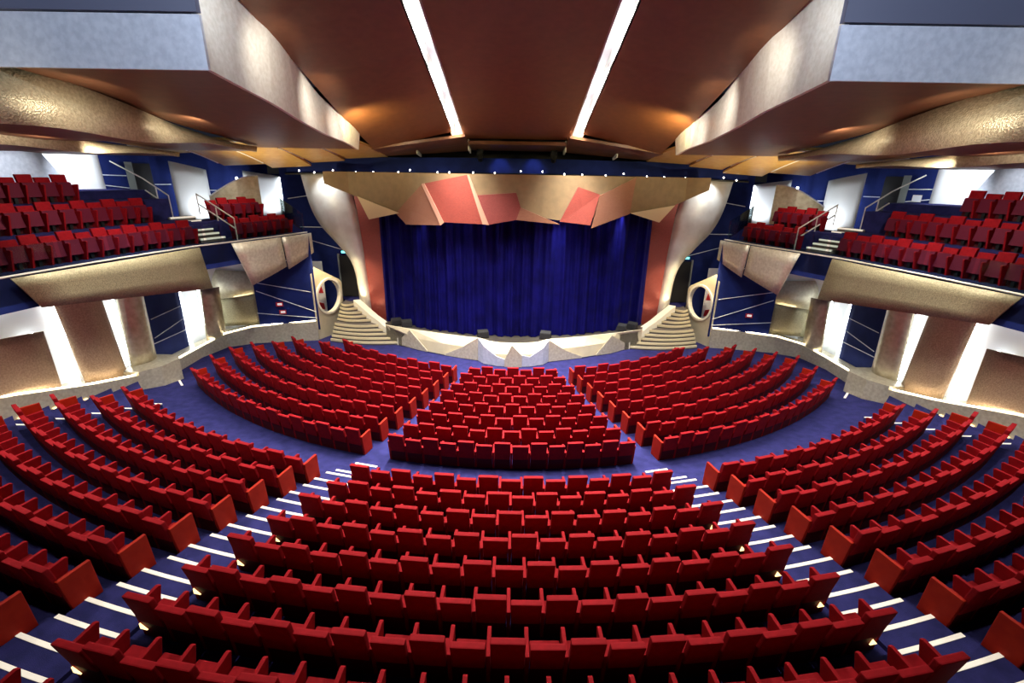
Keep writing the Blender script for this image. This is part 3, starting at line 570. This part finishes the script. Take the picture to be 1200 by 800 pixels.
facet([(-4.73, 8.27), (-4.6, 8.30), (-3.68, 6.40), (-3.86, 6.26)], 'header_edge', 0.3, (0, 0, 0.18, 0.2), 'facet_edge')
facet([(-2.46, 8.74), (-2.36, 8.72), (-1.38, 6.33), (-1.70, 6.36)], 'header_edge', 0.25, (0, 0, 0.26, 0.3), 'facet_edge')
facet([(-2.14, 7.76), (0.0, 7.92), (0.23, 7.22), (0.02, 6.60), (-1.5, 6.32)], 'tile_rose', 0.12, (0.0, 0.0, 0.1, 0.15, 0.15))
facet([(0.23, 7.22), (2.25, 6.42), (0.02, 6.60)], 'tile_pink', 0.14, (0.08, 0.15, 0.12))
facet([(3.09, 8.25), (4.18, 7.91), (3.81, 6.40), (2.24, 6.56)], 'tile_red', 0.14, (0.0, 0.1, 0.3, 0.05))
facet([(4.18, 7.86), (5.92, 8.74), (5.76, 7.00), (3.88, 6.26)], 'tile_pink', 0.22, (0.05, -0.1, 0.05, 0.25))
for s in (1, -1):
    Mx = lambda pts: [(s*p[0],) + tuple(p[1:]) for p in pts]; side = 'left' if s == 1 else 'right'
    pz = empty('proscenium_sail'); tag(pz, 'pale curved sail-shaped proscenium pier on the %s of the stage' % side, 'proscenium', 'proscenium piers')
    outl = [(-11.5, 8.75), (-11.2, 7.1), (-10.75, 6.02), (-9.97, 5.06), (-9.33, 4.2), (-9.05, 3.3), (-8.95, 1.8), (-8.9, 0.3)]; inn = [(-8.9, 8.75), (-8.6, 7.1), (-8.45, 6.02), (-8.35, 5.06), (-8.28, 4.2), (-8.2, 3.3), (-8.1, 1.8), (-8.0, 0.3)]
    def cr(pts, m=4):
        o = []
        for i in range(len(pts)-1):
            p0, p1, p2, p3 = [Vector(pts[max(0, min(len(pts)-1, j))]) for j in (i-1, i, i+1, i+2)]
            for k in range(m):
                t = k/m; o.append(0.5*((2*p1)+(p2-p0)*t+(2*p0-5*p1+4*p2-p3)*t*t+(3*p1-p0-3*p2+p3)*t**3))
        o.append(Vector(pts[-1])); return o
    O_, I_ = cr(outl), cr(inn); rings = []
    for a, b in zip(O_, I_):
        f = [(s*(a.x*(1-u)+b.x*u), 26.35 - 0.55*math.sin(PI*u*0.75) - 0.0*u, a.y*(1-u)+b.y*u) for u in (0, .17, .33, .5, .67, .83, 1)]
        rings.append(f + [(p[0], p[1]+0.12, p[2]) for p in f[::-1]])
    build(MB().loft(rings, True, True), 'sail', 'sail_pale', pz, smooth=True)
    rings = [[(s*x0, 25.75, z), (s*x1, 25.45, z), (s*x1, 25.6, z), (s*x0, 25.9, z)] for x0, x1, z in ((-8.7, -6.9, 8.5), (-8.45, -6.95, 6.9), (-8.3, -7.0, 5.0), (-8.2, -7.05, 3.2), (-8.1, -7.1, 1.0), (-8.1, -7.1, 0.1))]
    build(MB().loft(rings, True, True), 'tiled_reveal', 'tile_red', pz)
    # side flight of steps, fan shaped
    stt = empty('stage_stairs'); tag(stt, 'fan-shaped cream stage stairs on the %s' % side, 'stairs', 'stage stairs')
    for k in range(10):
        z = 0.17*(k+1) - (0.0 if k < 5 else 0.0); g = 0.0 if k < 5 else 0.25
        xl, yl, xr, yr = -10.0+0.012*k, 24.15+0.165*k+g, -6.25-0.30*k-g*0.9, 23.85+0.20*k+g; arc = []
        for j in range(9):
            u = j/8; arc.append((xl+(xr-xl)*u, yl+(yr-yl)*u - 0.28*math.sin(PI*u)))
        front = [(s*x, y) for x, y in arc]; bk = [(s*x, y+0.55+g) for x, y in arc]
        stp = build(MB().loft([[(f[0], f[1], 0.0), (b_[0], b_[1], 0.0), (b_[0], b_[1], z), (f[0], f[1], z)] for f, b_ in zip(front, bk)], True, True), 'step', 'stair_tread', stt)
        build(MB().loft([[(f[0], f[1]-0.02, z-0.105), (f[0], f[1]+0.035, z-0.105), (f[0], f[1]+0.035, z+0.01), (f[0], f[1]-0.02, z+0.01)] for f in front], True, True), 'lit_nosing', 'header_cream', stp)
    build(MB().column(Mx([(-9.8, 26.5), (-9.0, 26.5), (-8.7, 27.5), (-10.4, 27.5)]), 0, 1.69), 'landing', 'carpet', stt)
    # curb between stairs and stage
    rings = []
    for k in range(10):
        g = 0.0 if k < 5 else 0.25; x, y, z = -6.25-0.30*k-g*0.9+0.02, 23.85+0.20*k+g-0.05, 0.17*(k+1)+0.22
        rings.append([(s*x, y, 0), (s*(x+0.34), y+0.16, 0), (s*(x+0.34), y+0.16, z), (s*x, y, z)])
    build(MB().loft(rings, True, True), 'curb', 'cream_white', stt)
    spot_light('pier_uplight', (s*(-8.9), 25.4, 1.85), (s*(-8.6), 26.2, 5.5), 160, 110, WARM, 0.08)
    spot_light('sail_lamp', (s*(-10.2), 25.0, 8.7), (s*(-9.6), 26.2, 6.0), 230, 110, (0.78, 0.88, 1.0), 0.08)
    spot_light('reveal_lamp', (s*(-7.9), 24.9, 1.5), (s*(-7.7), 25.6, 3.2), 35, 110, WARM, 0.05)
    spot_light('stairs_fill', (s*(-10.3), 24.2, 5.2), (s*(-8.6), 25.2, 1.0), 700, 100, WARM, 0.1)  # added lamp, only there to brighten the stairs
    spot_light('canopy_fill', (s*(-12.2), 21.6, 6.9), (s*(-10.8), 22.8, 9.6), 700, 130, (1.0, 0.84, 0.48), 0.1, 1.0)  # invented warm spot at the balcony rail, lights the canopies from below
# blue lighting bridge with its row of small lamps
br = empty('lighting_bridge'); tag(br, 'dark blue lighting bridge with tiny lamps above the proscenium header', 'lighting bridge')
rings = []
for k in range(25):
    x = -12.0 + k; y = 25.3 + 0.004*x*x; zd = -0.0012*x*x; rings.append([(x, y, 8.80+zd), (x, y+0.5, 8.80+zd), (x, y+0.5, 9.55+zd), (x, y+0.15, 9.55+zd)])
build(MB().loft(rings, True, True), 'bridge_beam', 'navy_wall', br)
build(MB().tube([(x*1.0, 25.18+0.004*x*x, 8.80-0.0012*x*x) for x in range(-12, 13)], 0.05), 'lamp_bar', 'dark_metal', br)
for x in (-11.2, -10.4, -9.4, -8.2, -7.3, -6.0, -5.4, -4.0, -3.4, -2.2, -1.1, 0.2, 1.3, 2.4, 3.3, 4.5, 5.4, 6.6, 7.5, 8.6, 9.5, 10.6, 11.3):
    z = 8.86-0.0012*x*x + random.choice((0, 0.1)); y = 25.12+0.004*x*x
    l = build(MB().tube([(x, y, z), (x, y-0.05, z-0.03)], 0.032, 8), 'bridge_lamp', 'lamp_glow', br)
for xt, p in ((-4.6, 160), (2.15, 420), (5.25, 420)):
    y = curt_y(xt); spot_light('curtain_spot', (xt-0.05, y-0.32, 7.9), (xt, y-0.05, 3.0), p*4.0, 28, (0.85, 0.88, 1.0), 0.05, 0.9)
for s in (-1, 1):
    spot_light('curtain_wash', (s*4.5, 20.5, 10.6), (s*2.5, 23.6, 3.5), 300, 60, (0.75, 0.8, 1.0), 0.2, 0.9)
    spot_light('header_wash', (s*5.0, 21.0, 10.5), (s*5.2, 24.6, 7.6), 150, 80, NEUT, 0.2, 0.9)
    spot_light('bridge_blue_lamp', (s*0.85, 24.7, 9.7), (s*0.85, 25.4, 9.0), 30, 80, (0.4, 0.5, 1.0), 0.05, 0.9)

# ------------------------------------------------------------------ seats
W = 0.55
def tilt_box(x0, x1, yb, yt, th, z0, z1):   # panel leaning back: y at bottom yb, at top yt
    return MB().add([(x0, yb-th/2, z0), (x1, yb-th/2, z0), (x1, yb+th/2, z0), (x0, yb+th/2, z0), (x0, yt-th/2, z1), (x1, yt-th/2, z1), (x1, yt+th/2, z1), (x0, yt+th/2, z1)],
                    [(0,3,2,1),(4,5,6,7),(0,1,5,4),(1,2,6,5),(2,3,7,6),(3,0,4,7)])
def back_mb(h):
    m = MB(); zb, w0, w1 = 0.36, 0.232, 0.244; yb, yt = 0.05, -0.06
    return m.add([(-w0, yb-0.05, zb), (w0, yb-0.05, zb), (w0, yb+0.05, zb), (-w0, yb+0.05, zb), (-w1, yt-0.055, h), (w1, yt-0.055, h), (w1, yt+0.055, h), (-w1, yt+0.055, h)],
                 [(0,3,2,1),(4,5,6,7),(0,1,5,4),(1,2,6,5),(2,3,7,6),(3,0,4,7)])
ME = {'back_tall': back_mb(0.985).mesh('backrest', 'red_fabric', False, 0.022), 'back_short': back_mb(0.885).mesh('backrest', 'red_fabric', False, 0.022),
      'shell': tilt_box(-0.236, 0.236, 0.085, 0.045, 0.05, 0.0, 0.42).mesh('back_shell', 'red_shell'),
      'folded': MB().prism([(-0.225, 0.12, 0.38), (-0.225, 0.08, 0.72), (-0.225, 0.17, 0.72), (-0.225, 0.24, 0.40)], (0.45, 0, 0)).mesh('seat_cushion', 'red_fabric', False, 0.02),
      'cushion': MB().prism([(-0.226, 0.09, 0.29), (-0.226, 0.075, 0.375), (-0.226, 0.42, 0.395), (-0.226, 0.43, 0.30)], (0.452, 0, 0)).mesh('seat_cushion', 'red_fabric', False, 0.02),
      'arm': MB().prism([(-0.03, 0.06, 0.0), (-0.03, 0.0, 0.60), (-0.03, 0.42, 0.645), (-0.03, 0.46, 0.62), (-0.03, 0.30, 0.0)], (0.06, 0, 0)).mesh('armrest', 'red_fabric', False, 0.012),
      'end': MB().prism([(-0.035, 0.06, 0.0), (-0.035, -0.02, 0.70), (-0.035, 0.47, 0.72), (-0.035, 0.50, 0.0)], (0.07, 0, 0)).mesh('end_panel', 'red_panel', False, 0.012),
      'cushion_shell': MB().prism([(-0.225, 0.245, 0.22), (-0.225, 0.172, 0.70), (-0.225, 0.20, 0.70), (-0.225, 0.275, 0.22)], (0.45, 0, 0)).mesh('cushion_shell', 'cushion_dark'),
      'foot': MB().box(-0.05, 0.05, 0.12, 0.21, 0.0, 0.30).mesh('pedestal', 'dark_metal'),
      'lamp': MB().prism([(-0.07, 0.0, 0.0), (0.06, 0.0, 0.0), (-0.05, -0.012, 0.12)], (0, 0.02, 0)).mesh('aisle_lamp', 'aisle_glow')}
ORD = ['zeroth', 'first', 'second', 'third', 'fourth', 'fifth', 'sixth', 'seventh', 'eighth', 'ninth', 'tenth', 'eleventh', 'twelfth', 'thirteenth', 'fourteenth', 'fifteenth', 'sixteenth', 'seventeenth', 'eighteenth', 'nineteenth', 'twentieth', 'twenty-first', 'twenty-second', 'twenty-third', 'twenty-fourth', 'twenty-fifth', 'twenty-sixth']
SEATS = []   # dict(x, y, z, rz, tall, left end, right end, block, row, index)
def arc_row(r, z, a0, n, block, row, tall0, lend, rend):
    da = W/r
    for k in range(n):
        a = a0 + da*(k+0.5); x, y = pol(r, a)
        SEATS.append(dict(p=(x, y, z), rz=a, tall=(k+tall0) % 2 == 0, le=(k == 0) and lend, re=(k == n-1), lef=lend and k == 0, ref=rend and k == n-1, block=block, row=row, k=k+1))
for i in range(10):   # rear centre: a = angle; image left is negative a
    n = 15+i; arc_row(REAR_R[i], REAR_Z[i], -n*W/REAR_R[i]/2, n, 'rear centre', i+1, i % 2, False, False)
    for s, nm in ((-1, 'rear left'), (1, 'rear right')):
        n = int((side_end(REAR_R[i])-AISLE_OUT[i])*REAR_R[i]/W)
        a0 = AISLE_OUT[i]+R(0.15) if s == 1 else -AISLE_OUT[i]-R(0.15)-n*W/REAR_R[i]
        arc_row(REAR_R[i], REAR_Z[i], a0, n, nm, i+1, i % 2, True, True)
FS = [12.3, 12.6, 12.95, 13.3, 13.65, 14.0, 14.35, 14.7]; FE = [44, 47.5, 51, 52.3, 52.3, 51.5, 48.8, 46.5]
for i in range(8):
    n = 7+i; arc_row(FRONT_R[i], FRONT_Z[i], -n*W/FRONT_R[i]/2, n, 'front centre', i+1, (i+1) % 2, True, True)
    for s, nm in ((-1, 'front left'), (1, 'front right')):
        n = int(R(FE[i]-FS[i])*FRONT_R[i]/W); a0 = R(FS[i]) if s == 1 else -R(FS[i])-n*W/FRONT_R[i]
        arc_row(FRONT_R[i], FRONT_Z[i], a0, n, nm, i+1, i % 2, True, True)
for q in SEATS:
    pj = project((q['p'][0], q['p'][1], q['p'][2]+0.8)); q['size'] = 0
    if pj and -8 < pj[0] < 1208 and -10 < pj[1] < 806: q['size'] = 1/pj[2]
    q['near'] = bool(pj and -260 < pj[0] < 1460 and pj[1] < 1000)
order = sorted([q for q in SEATS if q['size'] > 0], key=lambda q: -q['size']); chosen = set(id(q) for q in order[:300])
def seat_parts(q):
    out = [('backrest', 'back_tall' if q['tall'] else 'back_short', (0, 0, 0)), ('back_shell', 'shell', (0, 0, 0)), ('seat_cushion', 'folded' if q['block'] == 'balcony' else 'cushion', (0, 0, 0)), ('pedestal', 'foot', (0, 0, 0))]
    out.append(('end_panel', 'end', (-W/2, 0, 0)) if q['lef'] else ('armrest', 'arm', (-W/2, 0, 0)))
    if q['re']: out.append(('end_panel', 'end', (W/2, 0, 0)) if q['ref'] else ('armrest', 'arm', (W/2, 0, 0)))
    if q['block'] == 'balcony': out.append(('cushion_shell', 'cushion_shell', (0, 0, 0)))
    return out
def place_seat(q, name, label, group):
    t = empty(name, q['p'], q['rz']); t.empty_display_size = 0.1; tag(t, label, 'seat', group)
    for nm, key, loc in seat_parts(q):
        o = link(nm, ME[key], t); o.location = loc
    if q['block'] == 'rear centre' and (q['k'] == 1 or q['re']):
        l = link('aisle_lamp', ME['lamp'], t); l.location = ((-0.19 if q['k'] == 1 else 0.19), 0.005, 0.2)
    return t
for q in order[:300]:
    place_seat(q, 'theatre_seat', 'red seat, %s row back in the %s block, %s from its left end' % (ORD[q['row']], q['block'], ORD[q['k']]), 'red seats of the %s block' % q['block'])
def geo(me): return [tuple(v.co) for v in me.vertices], [(tuple(p.vertices)) for p in me.polygons]
RAW = {k: geo(v) for k, v in {  # plain, unbevelled shapes for the far seats
    'back_tall': back_mb(0.985).mesh('a', 'red_fabric', False, 0.02), 'back_short': back_mb(0.885).mesh('b', 'red_fabric', False, 0.02), 'shell': ME['shell'], 'cushion': MB().prism([(-0.226, 0.09, 0.29), (-0.226, 0.075, 0.375), (-0.226, 0.42, 0.395), (-0.226, 0.43, 0.30)], (0.452, 0, 0)).mesh('c', 'red_fabric'),
    'arm': MB().prism([(-0.03, 0.06, 0.0), (-0.03, 0.0, 0.60), (-0.03, 0.42, 0.645), (-0.03, 0.46, 0.62), (-0.03, 0.30, 0.0)], (0.06, 0, 0)).mesh('d', 'red_fabric'), 'end': ME['end'], 'foot': ME['foot']}.items()}
vs = []; fs = []; mi = []; MI = {'shell': 1, 'end': 2, 'foot': 3}
for q in SEATS:
    if id(q) in chosen or not q['near']: continue
    c, s_ = math.cos(q['rz']), math.sin(q['rz'])
    for nm, key, loc in seat_parts(q):
        v, f = RAW[key]; o = len(vs)
        for x, y, z in v: x += loc[0]; vs.append((q['p'][0]+c*x-s_*y, q['p'][1]+s_*x+c*y, q['p'][2]+z+loc[2]))
        for p in f: fs.append(tuple(i+o for i in p)); mi.append(MI.get(key, 0))
me = bpy.data.meshes.new('far_theatre_seats'); me.from_pydata(vs, [], fs)
for k in ('red_fabric', 'red_shell', 'red_panel', 'dark_metal'): me.materials.append(MATS[k])
me.polygons.foreach_set('material_index', mi); me.update()
o = link('distant_seating', me); tag(o, 'rows of red seats farther down toward the stage, left, centre and right', 'seats'); o['kind'] = 'stuff'

# balcony seats
for s in (1, -1):
    side = 'left' if s == 1 else 'right'
    mainE = EDGE[1:5] + [tuple(Vector(EDGE[4]).lerp(Vector(EDGE[5]), 0.55))]
    boxE = [tuple(Vector(EDGE[5]).lerp(Vector(EDGE[6]), 0.35))] + EDGE[6:]
    for blk, ln, rows in (('long', mainE, ((1.25, EZ, 24), (2.60, EZ+0.88, 23), (3.90, EZ+1.76, 20))), ('front box', boxE, ((1.2, EZ, 6), (2.55, EZ+0.78, 5)))):
        for ri, (off, z, _) in enumerate(rows):
            l = offset_line(ln, off); L = sum((Vector(l[i+1])-Vector(l[i])).length for i in range(len(l)-1)); n = int((L - (0.0, 0.5, 2.4)[ri])/W) if blk == 'long' else rows[ri][2]
            for k in range(n):
                p, t = on_line(l, ((k+0.5)*W)/L) if blk == 'long' else on_line(l, 0.02+((k+0.5)*W)/L)
                rz = math.atan2(t.y, t.x) - PI/2 - PI/2 + R(0)     # faces the hall
                # local +y is the facing direction: toward the hall, right of travel
                fx, fy = t.y, -t.x; rz = math.atan2(fy, fx) - PI/2
                if s == -1: rz = -rz
                px, py = s*p.x, p.y; pj = project((px, py, z+0.8))
                if not pj or pj[0] < -30 or pj[0] > 1230: continue
                q = dict(p=(px, py, z), rz=rz, tall=(k+ri) % 2 == 0, lef=False, ref=False, re=(k == n-1) if s == 1 else (k == 0), block='balcony', k=0)
                place_seat(q, 'theatre_seat', 'red seat in the %s %s, %s row from glass, %s from stage end' % (side, 'balcony' if blk == 'long' else 'balcony front box', ORD[ri+1], ORD[n-k]), 'seats of the %s balcony' % side)
